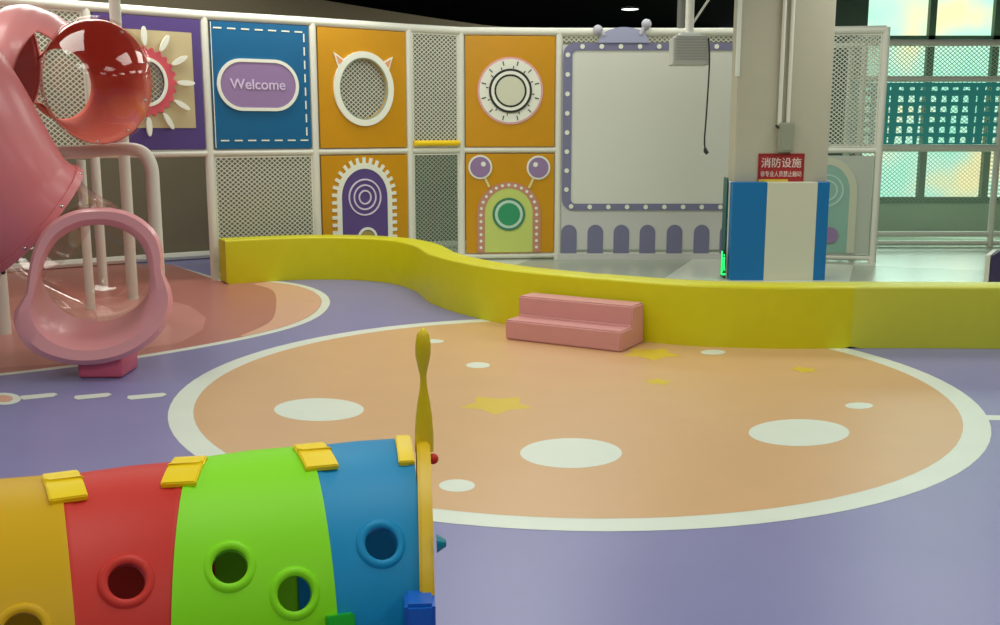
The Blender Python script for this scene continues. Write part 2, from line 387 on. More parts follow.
def text_part(s, P, ac, zc, size, mat, parent, off, name='lettering', xs=1.0, th=.003, bold=0.0):
    cu = bpy.data.curves.new('tmp_text', 'FONT'); cu.body = s; cu.size = size; cu.align_x = 'CENTER'; cu.align_y = 'CENTER'; cu.extrude = th; cu.offset = bold
    o = bpy.data.objects.new('tmp_text', cu); COL.objects.link(o); bpy.context.view_layer.update()
    me = bpy.data.meshes.new_from_object(o.evaluated_get(bpy.context.evaluated_depsgraph_get()))
    bm = NB(); bm.from_mesh(me); bpy.data.objects.remove(o); bpy.data.curves.remove(cu)
    for v in bm.verts:
        v.co = P.p(ac+v.co.x*xs, zc+v.co.y, off+v.co.z)
    bpy.data.meshes.remove(me)
    return mk(name, bm, mat, parent)
tc_ = P.px(257, 85); text_part('Welcome', P, tc_[0], tc_[1], .155, M('letter_pale', (214, 196, 226), .5), t, O+.016, bold=.0015)
# orange board with eared round hole
P = pl(2, 3); hc = P.px(362.5, 89)
t = thing('eared_hole_panel', 'orange board with eared white ring around a netted round hole', 'play panel', pbase(P, ZU0)); board(t, P, ZU0, ZU1, ORANGE, hole=(hc, .30, .33))
bm = NB(); P.ring(bm, hc, .385, .42, .315, .35, O-.004, .03); mk('ring', fix(bm), CREAM, t)
for L in ([(332, 52), (337, 68), (344, 61)], [(391, 57), (380, 63), (387, 71)]):
    bm = NB(); P.poly(bm, [P.px(*q) for q in L], O, .018); mk('ear', fix(bm), CREAM, t)
    cxy = [sum(q[i] for q in L)/3 for i in (0, 1)]
    bm = NB(); P.poly(bm, [P.px(cxy[0]+(q[0]-cxy[0])*.6, cxy[1]+(q[1]-cxy[1])*.6) for q in L], O+.019, .004); mk('ear_inside', fix(bm), M('peach_print', (232, 160, 110), .5), t)
bm = NB(); P.ring(bm, hc, .318, .353, .302, .336, O-.05, .07); mk('hole_rim', fix(bm), NETG, t)
bm = NB(); P.net(bm, 0, 0, 3, 3, w=.0048, o=-.03, hole=(hc, .315, .35)); mk('net', bm, NETM, t)
# lower orange board, purple arch with rings
t = thing('arch_ring_panel', 'orange board with purple arch, white concentric rings and toothed cream border', 'play panel', pbase(P, ZL0)); board(t, P, ZL0, ZL1, ORANGE)
def arch(a, half, zs, rr, z0, n=24, extra=0):
    L = [(a+half, z0)]
    for k in range(n+1): w = PI*k/n; L.append((a+half*math.cos(w), zs+rr*math.sin(w)))
    L.append((a-half, z0)); return L
ac, zs = P.px(363.5, 197)
bm = NB(); P.poly(bm, arch(ac, .305, zs, .335, ZL0+.02), O, .008); mk('purple_arch', fix(bm), M('arch_purple', (92, 70, 134), .45), t)
bm = NB(); P.loft2(bm, arch(ac, .36, zs, .395, ZL0+.02), arch(ac, .30, zs, .33, ZL0+.02), O, .014, close=False)
ah = arch(ac, .385, zs, .425, ZL0+.05, 15); 
per = [Vector(q) for q in ah]; S = []
tot = [0]
for a_, b_ in zip(per, per[1:]): tot.append(tot[-1]+(b_-a_).length)
nT = 31
for j in range(nT):
    s = tot[-1]*(j+.5)/nT; i = max(k for k in range(len(tot)) if tot[k] <= s); i = min(i, len(per)-2); u = (s-tot[i])/(tot[i+1]-tot[i]); p = per[i].lerp(per[i+1], u); d = (per[i+1]-per[i]).normalized(); n = Vector((-d.y, d.x))
    w, h = .02, .032
    P.poly(bm, [tuple(p+d*w+n*h), tuple(p-d*w+n*h), tuple(p-d*w-n*h*1.2), tuple(p+d*w-n*h*1.2)], O, .012)
mk('arch_border', fix(bm), CREAM, t)
cr_ = (ac, P.px(365, 197)[1])
for r in (.215, .15, .085):
    bm = NB(); P.ring(bm, cr_, r, r, r-.018, r-.018, O+.01, .008); mk('white_ring', fix(bm), M('ring_lilac', (222, 212, 234), .5), t)
q = P.px(366, 238); bm = NB(); P.ring(bm, (q[0], q[1]), .13, .13, .10, .10, O+.01, .012); mk('lower_ring', fix(bm), CREAM, t)
bm = NB(); P.disc(bm, q, .09, o=O+.01, th=.01); mk('lower_disc', fix(bm), M('olive_print', (170, 150, 80), .5), t)
# orange dial board
P = pl(4, 5); dc = P.px(510, 91)
t = thing('dial_panel', 'orange board with cream round dial, black rings and tick marks', 'play panel', pbase(P, ZU0)); board(t, P, ZU0, ZU1, ORANGE)
INK = M('ink', (36, 38, 34), .5)
bm = NB(); P.disc(bm, dc, .405, o=O, th=.010, n=60); mk('pink_rim', fix(bm), M('rim_pink', (228, 170, 170), .5), t)
bm = NB(); P.disc(bm, dc, .38, o=O+.004, th=.012, n=60)
for k in range(12):
    w = 2*PI*k/12+.26; d = Vector((math.cos(w), math.sin(w))); q = Vector((-d.y, d.x))
    for r0, r1, off in ((.31, .365, 0), (.27, .30, .13)):
        w2 = w+off; d = Vector((math.cos(w2), math.sin(w2))); q = Vector((-d.y, d.x))*.006
        P.poly(bm, [(dc[0]+d.x*r+q.x*s, dc[1]+d.y*r+q.y*s) for r, s in ((r0, 1), (r1, 1), (r1, -1), (r0, -1))], O+.017, .003, 1)
mk('dial_face', fix(bm), [CREAM, INK], t)
for r, wd, m in ((.265, .028, INK), (.237, .04, CREAM), (.20, .024, INK)):
    bm = NB(); P.ring(bm, dc, r, r, r-wd, r-wd, O+.016, .018); mk('dial_ring', fix(bm), m, t)
bm = NB(); P.disc(bm, dc, .175, o=O+.016, th=.016); mk('dial_centre', fix(bm), M('dial_cream', (214, 216, 190), .5), t)
# lower orange board with green arch and eyes on stalks
t = thing('green_arch_panel', 'orange board with lime dotted arch, green target and two purple eyes on stalks', 'play panel', pbase(P, ZL0)); board(t, P, ZL0, ZL1, ORANGE)
ac, _ = P.px(508.5, 214); zs = P.px(508, 213)[1]
bm = NB(); P.poly(bm, arch(ac, .30, zs, .31, ZL0+.01), O, .008); mk('lime_arch', fix(bm), M('lime_print', (200, 214, 112), .5), t)
bm = NB(); P.loft2(bm, arch(ac, .40, zs, .385, ZL0+.01), arch(ac, .30, zs, .31, ZL0+.01), O, .012, close=False); per = [Vector(q) for q in arch(ac, .35, zs, .35, ZL0+.03)]; tot = [0]
for a_, b_ in zip(per, per[1:]): tot.append(tot[-1]+(b_-a_).length)
for j in range(25):
    s = tot[-1]*(j+.5)/25; i = min(max(k for k in range(len(tot)) if tot[k] <= s), len(per)-2); p = per[i].lerp(per[i+1], (s-tot[i])/(tot[i+1]-tot[i]))
    P.disc(bm, p, .019, o=O+.012, th=.004, n=10, mi=1)
mk('arch_border', fix(bm), [M('dusty_pink', (196, 140, 116), .5), CREAM], t)
gc = P.px(508.5, 214)
GRN = M('target_green', (46, 150, 104), .45)
for r, wd, m in ((.205, .03, M('target_dark', (62, 128, 98), .5)), (.175, .04, M('target_pale', (190, 222, 200), .5)), (.14, .0, GRN)):
    bm = NB()
    if wd: P.ring(bm, gc, r, r, r-wd, r-wd, O+.008, .012); mk('target_ring', fix(bm), m, t)
    else: P.disc(bm, gc, r, o=O+.008, th=.016); mk('target_centre', fix(bm), m, t)
for (u, v), (u2, v2), du in (((480, 167), (489, 187), 3), ((538, 167.5), (528.5, 188), -3)):
    e = P.px(u, v); f2 = P.px(u2, v2); d = (Vector(f2)-Vector(e)).normalized(); n = Vector((-d.y, d.x))*.014
    bm = NB(); P.poly(bm, [tuple(Vector(e)+n), tuple(Vector(f2)+n), tuple(Vector(f2)-n), tuple(Vector(e)-n)], O+.002, .01); mk('eye_stalk', fix(bm), M('stalk', (226, 214, 150), .5), t)
    bm = NB(); P.disc(bm, e, .148, o=O+.004, th=.014); ey = mk('eye', fix(bm), CREAM, t)
    bm = NB(); P.disc(bm, e, .125, o=O+.018, th=.006); mk('iris', fix(bm), LILAC, ey)
    h = P.px(u+du, v-3); bm = NB(); P.disc(bm, h, .03, o=O+.024, th=.004); mk('glint', fix(bm), CREAM, ey)
# big whiteboard panel
P = pl(5, 6); PALE = M('pale_lilac_board', (206, 206, 204), .35); BORD = M('violet_border', (122, 122, 154), .45)
t = thing('whiteboard_panel', 'big pale whiteboard panel with violet dotted border, arch row and crown top', 'whiteboard', pbase(P, .1))
zt = P.px(600, 43)[1]; zb_ = P.px(600, 210)[1]
bm = NB(); P.rect(bm, .045, .125, P.L-.045, zt-.02, 0, .02); mk('backing_board', fix(bm), PALE, t)
def rrect(a0, z0, a1, z1, r, n=8):
    L = []
    for cx, cz, w0 in ((a1-r, z1-r, 0), (a0+r, z1-r, PI/2), (a0+r, z0+r, PI), (a1-r, z0+r, 1.5*PI)):
        for k in range(n+1): w = w0+PI/2*k/n; L.append((cx+r*math.cos(w), cz+r*math.sin(w)))
    return L
ai0, zi0 = P.px(570.5, 203.5); zi1 = P.px(570.5, 50.5)[1]; A1 = P.L-.05
bm = NB(); P.loft2(bm, rrect(.05, zb_, A1, zt, .14), rrect(ai0, zi0, A1-.1, zi1, .06), .02, .02); per = [Vector(q) for q in rrect((.05+ai0)/2, (zb_+zi0)/2, A1-.05, (zt+zi1)/2, .1)]; per.append(per[0]); tot = [0]
for a_, b_ in zip(per, per[1:]): tot.append(tot[-1]+(b_-a_).length)
nd = 34
for j in range(nd):
    s = tot[-1]*(j+.5)/nd; i = min(max(k for k in range(len(tot)) if tot[k] <= s), len(per)-2); p = per[i].lerp(per[i+1], (s-tot[i])/(tot[i+1]-tot[i]))
    P.disc(bm, p, .029, o=.041, th=.005, n=12, mi=1)
mk('dotted_frame', fix(bm), [BORD, CREAM], t)
bm = NB(); P.poly(bm, rrect(ai0-.01, zi0-.01, A1-.09, zi1+.01, .06), .02, .008); mk('writing_board', fix(bm), M('whiteboard', (222, 224, 214), .22), t)
for k, u in enumerate((568.7, 595, 621, 647, 674, 701, 727)):
    a, _ = P.px(u, 240); zs = P.px(u, 232.5)[1]; z0 = P.px(u, 254.6)[1]
    if a+.1 > P.L: continue
    bm = NB(); P.poly(bm, arch(a, .098, zs, .10, z0, 14), .02, .008); mk('small_arch', fix(bm), BORD, t)
bm = NB(); P.rect(bm, .0, .0, P.L, .075, -.02, .06); mk('base_rail', fix(bm), PALE, t)
bm = NB(); hp = catmull([Vector((*P.px(*q), 0)) for q in [(597, 43), (601, 36), (608, 30.5), (622, 27.5), (637, 29.5), (645, 35), (649, 43)]], 6)
P.poly(bm, [(p.x, p.y) for p in hp], .025, .03); hd = mk('crown', fix(bm), M('crown_lilac', (166, 170, 200), .4), t)
for a, b2 in (((604, 36), (597.5, 30.5)), ((640, 35), (646, 24.5))):
    bm = NB(); p0 = P.p(*P.px(*a), .04); p1 = P.p(*P.px(*b2), .04); tube(bm, [p0, p1], .03, 10)
    r = bmesh.ops.create_uvsphere(bm, u_segments=16, v_segments=10, radius=.062, matrix=Matrix.Translation(p1)); mk('crown_knob', fix(bm), M('knob_lilac', (190, 188, 200), .4), t, True)
bm = NB(); zn = P.px(600, 42)[1]; P.net(bm, .05, zn, P.L-.05, 2.75, w=.005); mk('net_strip', bm, NETM, t)
# washed teal arch panel right of the column
P = pl(7, 8)
t = thing('teal_arch_panel', 'pale grey board with faded teal arch right of the column', 'play panel', pbase(P, ZL0)); board(t, P, ZL0, ZL1-.02, M('pale_grey_board', (186, 194, 180), .4))
ac = P.px(826, 200)[0]; zs = P.px(826, 192)[1]
TEAL = M('faded_teal', (142, 184, 168), .4)
bm = NB(); P.poly(bm, arch(ac, .27, zs, .33, ZL0+.02), O, .008); mk('teal_arch', fix(bm), TEAL, t)
bm = NB(); P.loft2(bm, arch(ac, .36, zs, .42, ZL0+.02), arch(ac, .27, zs, .33, ZL0+.02), O, .012, close=False); mk('arch_border', fix(bm), M('faded_cream', (200, 204, 180), .5), t)
bm = NB()
for r in (.2, .13): P.ring(bm, (ac, zs+.02), r, r, r-.02, r-.02, O+.008, .006)
mk('white_rings', fix(bm), M('faded_white', (180, 214, 206), .5), t)
q = P.px(829, 235); bm = NB(); P.disc(bm, q, .1, o=O+.012, th=.01); mk('lilac_dot', fix(bm), LILAC, t)
# side net running back from the last post, and the fence by the window
P8 = PP[8]; FY = 14.45
P = Plane(P8, (4.75, FY)); P.n = Vector((-1, 0, 0)) if False else P.n
t = thing('side_net_screen', 'white net screen running back from the play frame to the window fence', 'net', (P8[0], P8[1], 0))
for z in (2.78, 1.40):
    bm = NB(); tube(bm, [P.p(0, z), P.p(P.L, z)], .04, 10); mk('rail', fix(bm), WHITE, t, True)
bm = NB(); P.net(bm, .05, 1.42, P.L, 2.76, w=.006); mk('net', bm, NETM, t)
P = Plane((4.75, FY), (8.9, FY))
t = thing('window_fence', 'long white net fence with teal perforated band in front of the windows', 'fence', (6.8, FY, 0))
zr = [P.px(940, v)[1] for v in (43, 79, 148, 234, 243)]
for z, r in zip(zr, (.045, .04, .05, .04, .035)):
    bm = NB(); tube(bm, [P.p(0, z), P.p(P.L, z)], r, 10); mk('rail', fix(bm), WHITE, t, True)
for a in (0.02, P.px(994, 190)[0], P.L):
    bm = NB(); tube(bm, [P.p(a, 0), P.p(a, zr[0])], .045, 10); mk('post', fix(bm), WHITE, t, True)
bm = NB(); P.net(bm, .05, zr[3], P.L, zr[0], w=.0042, da=.065, dz=.055); mk('net', bm, M('fence_net', (186, 206, 186), .7), t)
# perforated teal band
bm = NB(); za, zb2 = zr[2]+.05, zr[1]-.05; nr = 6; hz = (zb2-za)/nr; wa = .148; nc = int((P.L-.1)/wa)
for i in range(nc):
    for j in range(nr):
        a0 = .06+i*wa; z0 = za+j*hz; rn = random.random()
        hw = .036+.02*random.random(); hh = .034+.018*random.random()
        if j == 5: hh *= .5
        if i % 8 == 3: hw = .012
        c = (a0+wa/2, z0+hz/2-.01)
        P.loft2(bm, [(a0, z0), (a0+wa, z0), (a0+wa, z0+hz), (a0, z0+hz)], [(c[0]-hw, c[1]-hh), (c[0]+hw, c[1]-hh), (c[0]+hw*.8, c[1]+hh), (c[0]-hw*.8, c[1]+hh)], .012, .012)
mk('perforated_band', fix(bm), M('teal_band_glow', (48, 136, 130), .5, emit=.3), t)  # weak emission added to brighten the teal; the band is no light source
# ---------------------------------------------------------------- column, wrap, sign, conduits
CM = M('column_paint', (186, 180, 160), .7, .06, 6, .03)
bm = NB(); box(bm, (2.535, 11.3, 0), (3.545, 11.62, 3.9), .012); o = mk('wall_column', bm, CM, kind='structure')
bm = NB(); box(bm, (2.51, 11.285, 2.17), (2.55, 11.33, 3.9), .006); mk('trim_1', bm, M('trim_white', (228, 230, 218), .4), kind='structure')
wr = thing('column_wrap', 'padded column wrap with blue and cream vertical stripes behind yellow barrier', 'column padding', (3, 11.25, 0))
zt = 1.06
WY0, WY1 = 11.14, 11.46
def slab(name, x0, x1, y0, y1, m, lab=None):
    bm = NB(); box(bm, (x0, y0, 0), (x1, y1, zt), .006); mk(name, bm, m, wr, label=lab)
BLW = M('wrap_blue', (0, 112, 178), .4); CRW = M('wrap_cream', (214, 212, 190), .5)
slab('stripe', 2.495, 2.862, WY0, 11.28, BLW, 'wide blue stripe'); slab('stripe', 2.862, 3.402, WY0, 11.28, CRW, 'wide cream stripe'); slab('stripe', 3.402, 3.53, WY0, 11.28, BLW, 'narrow blue stripe')
slab('side_pad', 2.485, 2.53, 11.283, WY1, M('wrap_white', (226, 228, 216), .5)); slab('side_pad', 3.548, 3.56, 11.283, WY1, BLW)
bm = NB(); box(bm, (2.462, 11.3, 0), (2.478, 11.48, 1.10), .004); tag(mk('corner_plate', bm, M('dark_teal_trim', (24, 92, 88), .4)), 'dark teal upright plate at left edge of the striped column wrap', 'trim')
sg = thing('exit_light', 'small glowing green emergency exit light low beside the striped column wrap', 'exit light', (2.44, 11.22, .02))
bm = NB(); box(bm, (2.425, 11.20, .03), (2.455, 11.26, .33), .004); mk('housing', bm, M('exit_housing', (20, 70, 50), .4), sg)
GE = M('exit_green', (40, 255, 110), .4, emit=1.6)
P = Plane((2.425, 11.198), (2.475, 11.198)); bm = NB()
P.disc(bm, (.015, .27), .008, o=0, th=.003, n=12, mi=0); P.poly(bm, [(.006, .25), (.024, .25), (.022, .17), (.03, .1), (.022, .1), (.015, .15), (.006, .09), (.0, .09), (.008, .17)], 0, .003)
P.rect(bm, .0, .05, .034, .07, 0, .003); mk('running_figure', fix(bm), GE, sg)
bm = NB(); box(bm, (2.421, 11.205, .05), (2.425, 11.255, .31)); mk('lit_face', bm, GE, sg)
# red sign
P = Plane((2.5, 11.298), (3.5, 11.298))
sc_ = P.px(781.5, 168)
sn = thing('red_sign', 'red notice with white Chinese lettering on column above striped wrap', 'sign', P.p(sc_[0], 1.02, .01))
a0, zt2 = P.px(758.5, 153.5); a1 = P.px(804.5, 154)[0]; RW = M('sign_red', (168, 40, 44), .4); SW = M('sign_letters', (236, 214, 206), .5)
bm = NB(); P.rect(bm, a0, 1.0, a1, zt2, .002, .008); mk('plate', fix(bm), RW, sn)
bm = NB(); P.loft2(bm, [(a0+.012, 1.01), (a1-.012, 1.01), (a1-.012, zt2-.012), (a0+.012, zt2-.012)], [(a0+.018, 1.016), (a1-.018, 1.016), (a1-.018, zt2-.018), (a0+.018, zt2-.018)], .010, .002); mk('sign_border', fix(bm), M('sign_dark', (120, 24, 30), .5), sn)
ac = (a0+a1)/2
text_part('消防设施', P, ac, P.px(781, 163.4)[1], .112, SW, sn, .013, th=.001, xs=.98, bold=.0008)
text_part('非专业人员禁止触动', P, ac, P.px(781, 174.3)[1], .066, SW, sn, .013, th=.001, xs=.75, bold=.0004)
bm = NB(); P.rect(bm, a0+.01, P.px(781, 184)[1], a0+(a1-a0)*.66, P.px(781, 179.3)[1], .010, .003); mk('yellow_strip', fix(bm), M('sign_yellow', (220, 196, 60), .5), sn)
# conduits and junction box
zc = P.px(784, 123)[1]
for u, v0 in ((781.6, 123), (790, 123)):
    a = P.px(u, 60)[0]
    bm = NB(); tube(bm, [P.p(a, zc-.02, .03), P.p(a, 3.9, .03)], .022, 10)
    tag(mk('conduit_pipe', fix(bm), M('conduit_white', (222, 220, 206), .4), smooth=True), 'left white conduit pipe running up the column' if u < 785 else 'right white conduit pipe running up the column', 'pipe', 'conduit pipes on the column')
jb = thing('junction_box', 'small grey junction box under the conduit pipes on the column', 'electrical box', P.p(P.px(784, 140)[0], 1.37, 0))
a0, z0 = P.px(777, 152); a1, z1 = P.px(793, 122.5); z0 = max(z0, zt2+.005)
bm = NB(); P.rect(bm, a0, z0, a1, z1, .001, .09); bmesh.ops.bevel(fix(bm), geom=bm.edges[:], offset=.008, segments=2, affect='EDGES'); mk('casing', bm, M('junction_grey', (166, 166, 146), .45), jb)
bm = NB(); P.rect(bm, a0+.02, z0+.02, a1-.02, z1-.02, .09, .008); mk('lid', fix(bm), M('junction_lid', (150, 152, 132), .4), jb)
bm = NB(); tube(bm, [P.p(a0-.005, z1-.06, .05), P.p(a0-.04, z1-.03, .05)], .012, 8); mk('cable_gland', fix(bm), INK, jb)
# ---------------------------------------------------------------- projector on its pole
PY = 10.2; pc = atY(691, 50, PY)
pj = thing('ceiling_projector', 'light grey projector hung from a white ceiling pole before the whiteboard', 'projector', (pc.x, PY, atY(691, 66, PY).z))
x0, z0 = atY(672, 66, PY).x, atY(672, 65, PY).z; x1, z1 = atY(710, 36, PY).x, atY(710, 37, PY).z
bm = NB(); box(bm, (x0, PY-.02, z0), (x1, PY+.22, z1), .012); mk('casing', bm, M('projector_grey', (184, 186, 178), .45, .3, 60), pj)
bm = NB()
for k in range(9): z = z0+.05+k*.026; box(bm, (x0+.03, PY-.026, z), (x1-.03, PY-.018, z+.010))
mk('vent_grille', bm, M('vent_grey', (160, 162, 156), .5), pj)
bm = NB(); box(bm, (x0+.04, PY, z1), (x1-.04, PY+.25, z1+.02)); box(bm, (pc.x-.1, PY+.05, z1+.02), (pc.x+.1, PY+.2, z1+.05), .01)
mk('mount_bracket', bm, M('bracket_white', (220, 222, 214), .4), pj)
bm = NB(); tube(bm, [(pc.x, PY+.12, z1+.03), (pc.x, PY+.12, 3.9)], .042, 14); mk('pole', fix(bm), WHITE, pj, True)
bm = NB(); tube(bm, [(pc.x+.03, PY+.12, atY(700, 22, PY).z), (pc.x+.28, PY+.12, 3.0)], .012, 8); mk('strut', fix(bm), WHITE, pj)
bm = NB(); cp = catmull([atY(708.5, 38, PY-.04), atY(709.5, 60, PY-.04), atY(708, 90, PY-.04), atY(706, 120, PY-.04), atY(704.5, 140, PY-.04), atY(705, 148, PY-.04)], 6); tube(bm, cp, .008, 8); cb = mk('cable', fix(bm), INK, pj, True)
bm = NB(); q = atY(705.5, 151, PY-.04); tube(bm, [q+Vector((-.005, 0, .03)), q+Vector((0, 0, 0)), q+Vector((.02, 0, -.025))], [.012, .022, .018], 10); mk('plug', fix(bm), INK, cb, True)
bm = NB(); q = atY(703.5, 154, PY-.04); box(bm, (q.x-.018, q.y-.01, q.z-.008), (q.x+.008, q.y+.01, q.z+.01)); mk('plug_pins', bm, M('plug_white', (220, 220, 220), .4), cb)
q = atY(681, 28, 11.4); bm = NB(); tube(bm, [q, (q.x, q.y, 3.9)], .045, 12); tag(mk('hanging_pipe', fix(bm), M('pipe_grey', (120, 120, 114), .5), smooth=True), 'short grey pipe hanging from the ceiling behind the projector', 'pipe')
# downlight on black ceiling
q = ray(630, 8); tt = (3.9-H)/q.z; q = Vector((0, 0, H))+q*tt
dl = thing('downlight', 'small round white downlight glowing in the black ceiling', 'ceiling light', (q.x, q.y, 3.88))
bm = NB(); bmesh.ops.create_cone(bm, cap_ends=True, segments=28, radius1=.16, radius2=.16, depth=.02, matrix=Matrix.Translation((q.x, q.y, 3.885))); mk('lens', bm, M('downlight_glow', (255, 255, 250), .4, emit=3), dl)
bm = NB(); tube(bm, [Vector((q.x+.17*math.cos(2*PI*k/28), q.y+.17*math.sin(2*PI*k/28), 3.885)) for k in range(29)], .012, 6, False); mk('bezel', bm, blk, dl)
# ---------------------------------------------------------------- yellow soft barrier (three modules), pink steps
bkf = catmull([(x, y, 0) for x, y in bar_front], 8)
def barrier(i0, i1, mat, label):
    pts = bkf[i0:i1+1]; T, BH, bv = .27, .468, .022
    R = []
    for i, p in enumerate(pts):
        gi = i0+i; a = bkf[max(gi-1, 0)]; b2 = bkf[min(gi+1, len(bkf)-1)]; t = (b2-a).normalized(); n = Vector((-t.y, t.x, 0))
        prof = [(0, 0.001), (0, BH-bv)]+[(bv-bv*math.cos(w), BH-bv+bv*math.sin(w)) for w in (PI/8, PI/4, 3*PI/8)]+[(bv, BH), (T-bv, BH)]+[(T-bv+bv*math.sin(w), BH-bv+bv*math.cos(w)) for w in (PI/6, PI/3)]+[(T, BH-bv), (T, .001)]
        R.append([p+n*o+Vector((0, 0, z)) for o, z in prof])
    # tucked-in ends
    for e, nb in ((0, 1), (-1, -2)):
        c = sum(R[e], Vector())/len(R[e]); d = (R[nb][0]-R[e][0]).normalized()*.012
        R[e] = [c+(p-c)*.965+Vector((0, 0, 0)) for p in R[e]]
        for p in R[e]: p.z = max(p.z, .001)
        mid = [q2+d*1.2 for q2 in [p for p in R[nb]]]
    bm = NB(); rings(bm, R, True, 0, True)
    o = mk('soft_barrier', fix(bm), mat, smooth=True); tag(o, label, 'padded barrier', 'modules of the yellow soft barrier')
    bm = NB(); q = [r[9] for r in R]
    return o
def idx(x): return min(range(len(bkf)), key=lambda i: abs(bkf[i].x-x)+(0 if bkf[i].y < 8.9 else 5))
i1, i2 = idx(.62), idx(2.655)
barrier(0, i1, YEL, 'winding yellow padded barrier module at the left, ending by the net panel')
barrier(i1, i2, YEL, 'middle yellow padded barrier module behind the pink steps')
barrier(i2, len(bkf)-1, YEL2, 'straight greenish yellow padded barrier module at the right')
A = flr(505, 339.5); B = flr(620.5, 353); d = (B-A).normalized(); n = Vector((-d.y, d.x, 0)); L = (B-A).length
st = NB()
prof = [(0, 0.002), (0, .157), (.21, .157), (.21, .315), (.43, .315), (.43, .002)]
prism(st, [A+n*a+Vector((0, 0, z)) for a, z in prof], d*L); bmesh.ops.bevel(fix(st), geom=[e for e in st.edges], offset=.012, segments=3, affect='EDGES')
tag(mk('soft_steps', st, PINKV, smooth=True), 'pink padded two-tread steps set against the yellow barrier', 'steps')
# purple block at right edge
sb = thing('play_block', 'dark purple padded block with pale left side at right edge behind barrier', 'play block', (5.2, 9.75, 0))
q0, q1 = flr(984, 282), None
bx0 = atY(991, 262, 9.5).x
zt_ = atY(1000, 249, 9.5).z
bm = NB(); prism(bm, [Vector(p) for p in ((bx0, 9.5, 0), (bx0, 9.5, zt_-.07), (bx0+.1, 9.5, zt_), (bx0+.9, 9.5, zt_), (bx0+.9, 9.5, 0))], Vector((.3, .5, 0))); mk('body', fix(bm), M('block_purple', (62, 52, 92), .5), sb)
bm = NB(); prism(bm, [Vector(p) for p in ((bx0-.05, 9.51, 0), (bx0-.05, 9.51, zt_-.06), (bx0-.004, 9.51, zt_-.06), (bx0-.004, 9.51, 0))], Vector((.29, .48, 0))); mk('side_face', bm, WHITE, sb)
# ---------------------------------------------------------------- tube slide
PK = M('slide_pink', (216, 112, 116), .4, 0, 3, .06); PK2 = M('slide_deep_pink', (220, 122, 126), .42, 0, 3, .06, coat=.15); PKL = M('slide_light_pink', (230, 156, 156), .3, coat=.3); RED = M('slide_red', (226, 112, 92), .8)
CL = clear_mat('clear_plastic', (.97, .94, .93), .04, .36)
sl = thing('tube_slide', 'pink tube slide with clear elbows, flared mouth and white support posts', 'slide', (-2.9, 7.6, 0))
def sect(name, pts, r, mat, n=8, th=.012, label=None, seg=40, flange=True, opaque=True):
    path = catmull(pts, n); bm = NB(); tube(bm, path, r, seg, False); fix(bm)
    o = mk(name, bm, mat, sl, True, label=label)
    if opaque:
        m = o.modifiers.new('Solidify', 'SOLIDIFY'); m.thickness = th; m.offset = -1
    if flange:
        fr_ = frames(path)
        for e in (0, -1):
            t, nn, b = fr_[e]; c = path[e]; bm = NB(); rr = r+.018; R = []
            for (q, w) in ((r-.005, -.025), (rr, -.025), (rr, .025), (r-.005, .025), (r-.005, -.025)):
                R.append([c+t*w+(nn*math.cos(2*PI*k/seg)+b*math.sin(2*PI*k/seg))*q for k in range(seg)])
            rings(bm, R); mk('flange', fix(bm), mat if opaque else CL, o, True)
            bm = NB()
            for k in range(8):
                w = 2*PI*(k+.5)/8; cc = c+(nn*math.cos(w)+b*math.sin(w))*(r+.012); bmesh.ops.create_uvsphere(bm, u_segments=8, v_segments=6, radius=.014, matrix=Matrix.Translation(cc))
            mk('bolts', bm, M('bolt_steel', (210, 205, 200), .25, metal=1), o, True)
    return o
rB = .41
# upper elbow: a clear bulging bubble whose far right half is red plastic
def partial(name, path, rad, w0, w1, mat, label, n=48, sol=True):
    bm = NB(); R = []
    for p, r in zip(path, rad):
        R.append([p+Vector((r*math.cos(w0+(w1-w0)*k/n), 0, 1.12*r*math.sin(w0+(w1-w0)*k/n))) for k in range(n+1)])
    rings(bm, R, False); o = mk(name, fix(bm), mat, sl, True, label=label)
    if sol: m = o.modifiers.new('Solidify', 'SOLIDIFY'); m.thickness = .012
    return o
pth = [atY(u, v, y) for u, v, y in ((60, 84, 9.35), (64, 84, 9.2), (73, 83, 8.95), (84, 82.5, 8.65), (92, 82, 8.4), (97, 82, 8.12))]
rad = [.28, .285, .32, .37, .405, .42]
partial('red_shell', pth, [r-.01 for r in rad], math.radians(-150), math.radians(140), RED, 'red far half of the upper elbow')
partial('clear_shell', pth, [r-.01 for r in rad], math.radians(140), math.radians(210), CL, 'clear side of the upper elbow', sol=False)
# clear dome facing the room
bm = NB(); R = []; c0 = atY(97, 82, 8.12)
for j in range(13):
    a = PI/2*j/12; R.append([c0+Vector((.42*math.cos(a)*math.cos(2*PI*k/48), -.34*math.sin(a), .47*math.cos(a)*math.sin(2*PI*k/48))) for k in range(48)])
R[-1] = [p+(p-c0)*0 for p in R[-1]]
rings(bm, R); bmesh.ops.remove_doubles(bm, verts=bm.verts, dist=1e-5); mk('clear_dome', fix(bm), CL, sl, True, label='round clear bubble of the upper elbow')
bm = NB(); tube(bm, [c0+Vector((.43*math.cos(2*PI*k/48), 0, .48*math.sin(2*PI*k/48))) for k in range(49)], .013, 8, False); mk('dome_rim', fix(bm), CL, sl, True)
bm = NB()
for k in range(10):
    w = 2*PI*(k+.5)/10; bmesh.ops.create_uvsphere(bm, u_segments=8, v_segments=6, radius=.013, matrix=Matrix.Translation(c0+Vector((.40*math.cos(w), -.06, .45*math.sin(w)))))
mk('bolts', bm, M('bolt_steel', (210, 205, 200), .25, metal=1), sl, True)
sect('tube_section', [atY(14, 64, 8.75), atY(-20, 62, 8.75), atY(-60, 60, 8.7), atY(-110, 60, 8.6)], .42, PKL, label='light pink top tube section')
bm = NB(); Rr = []
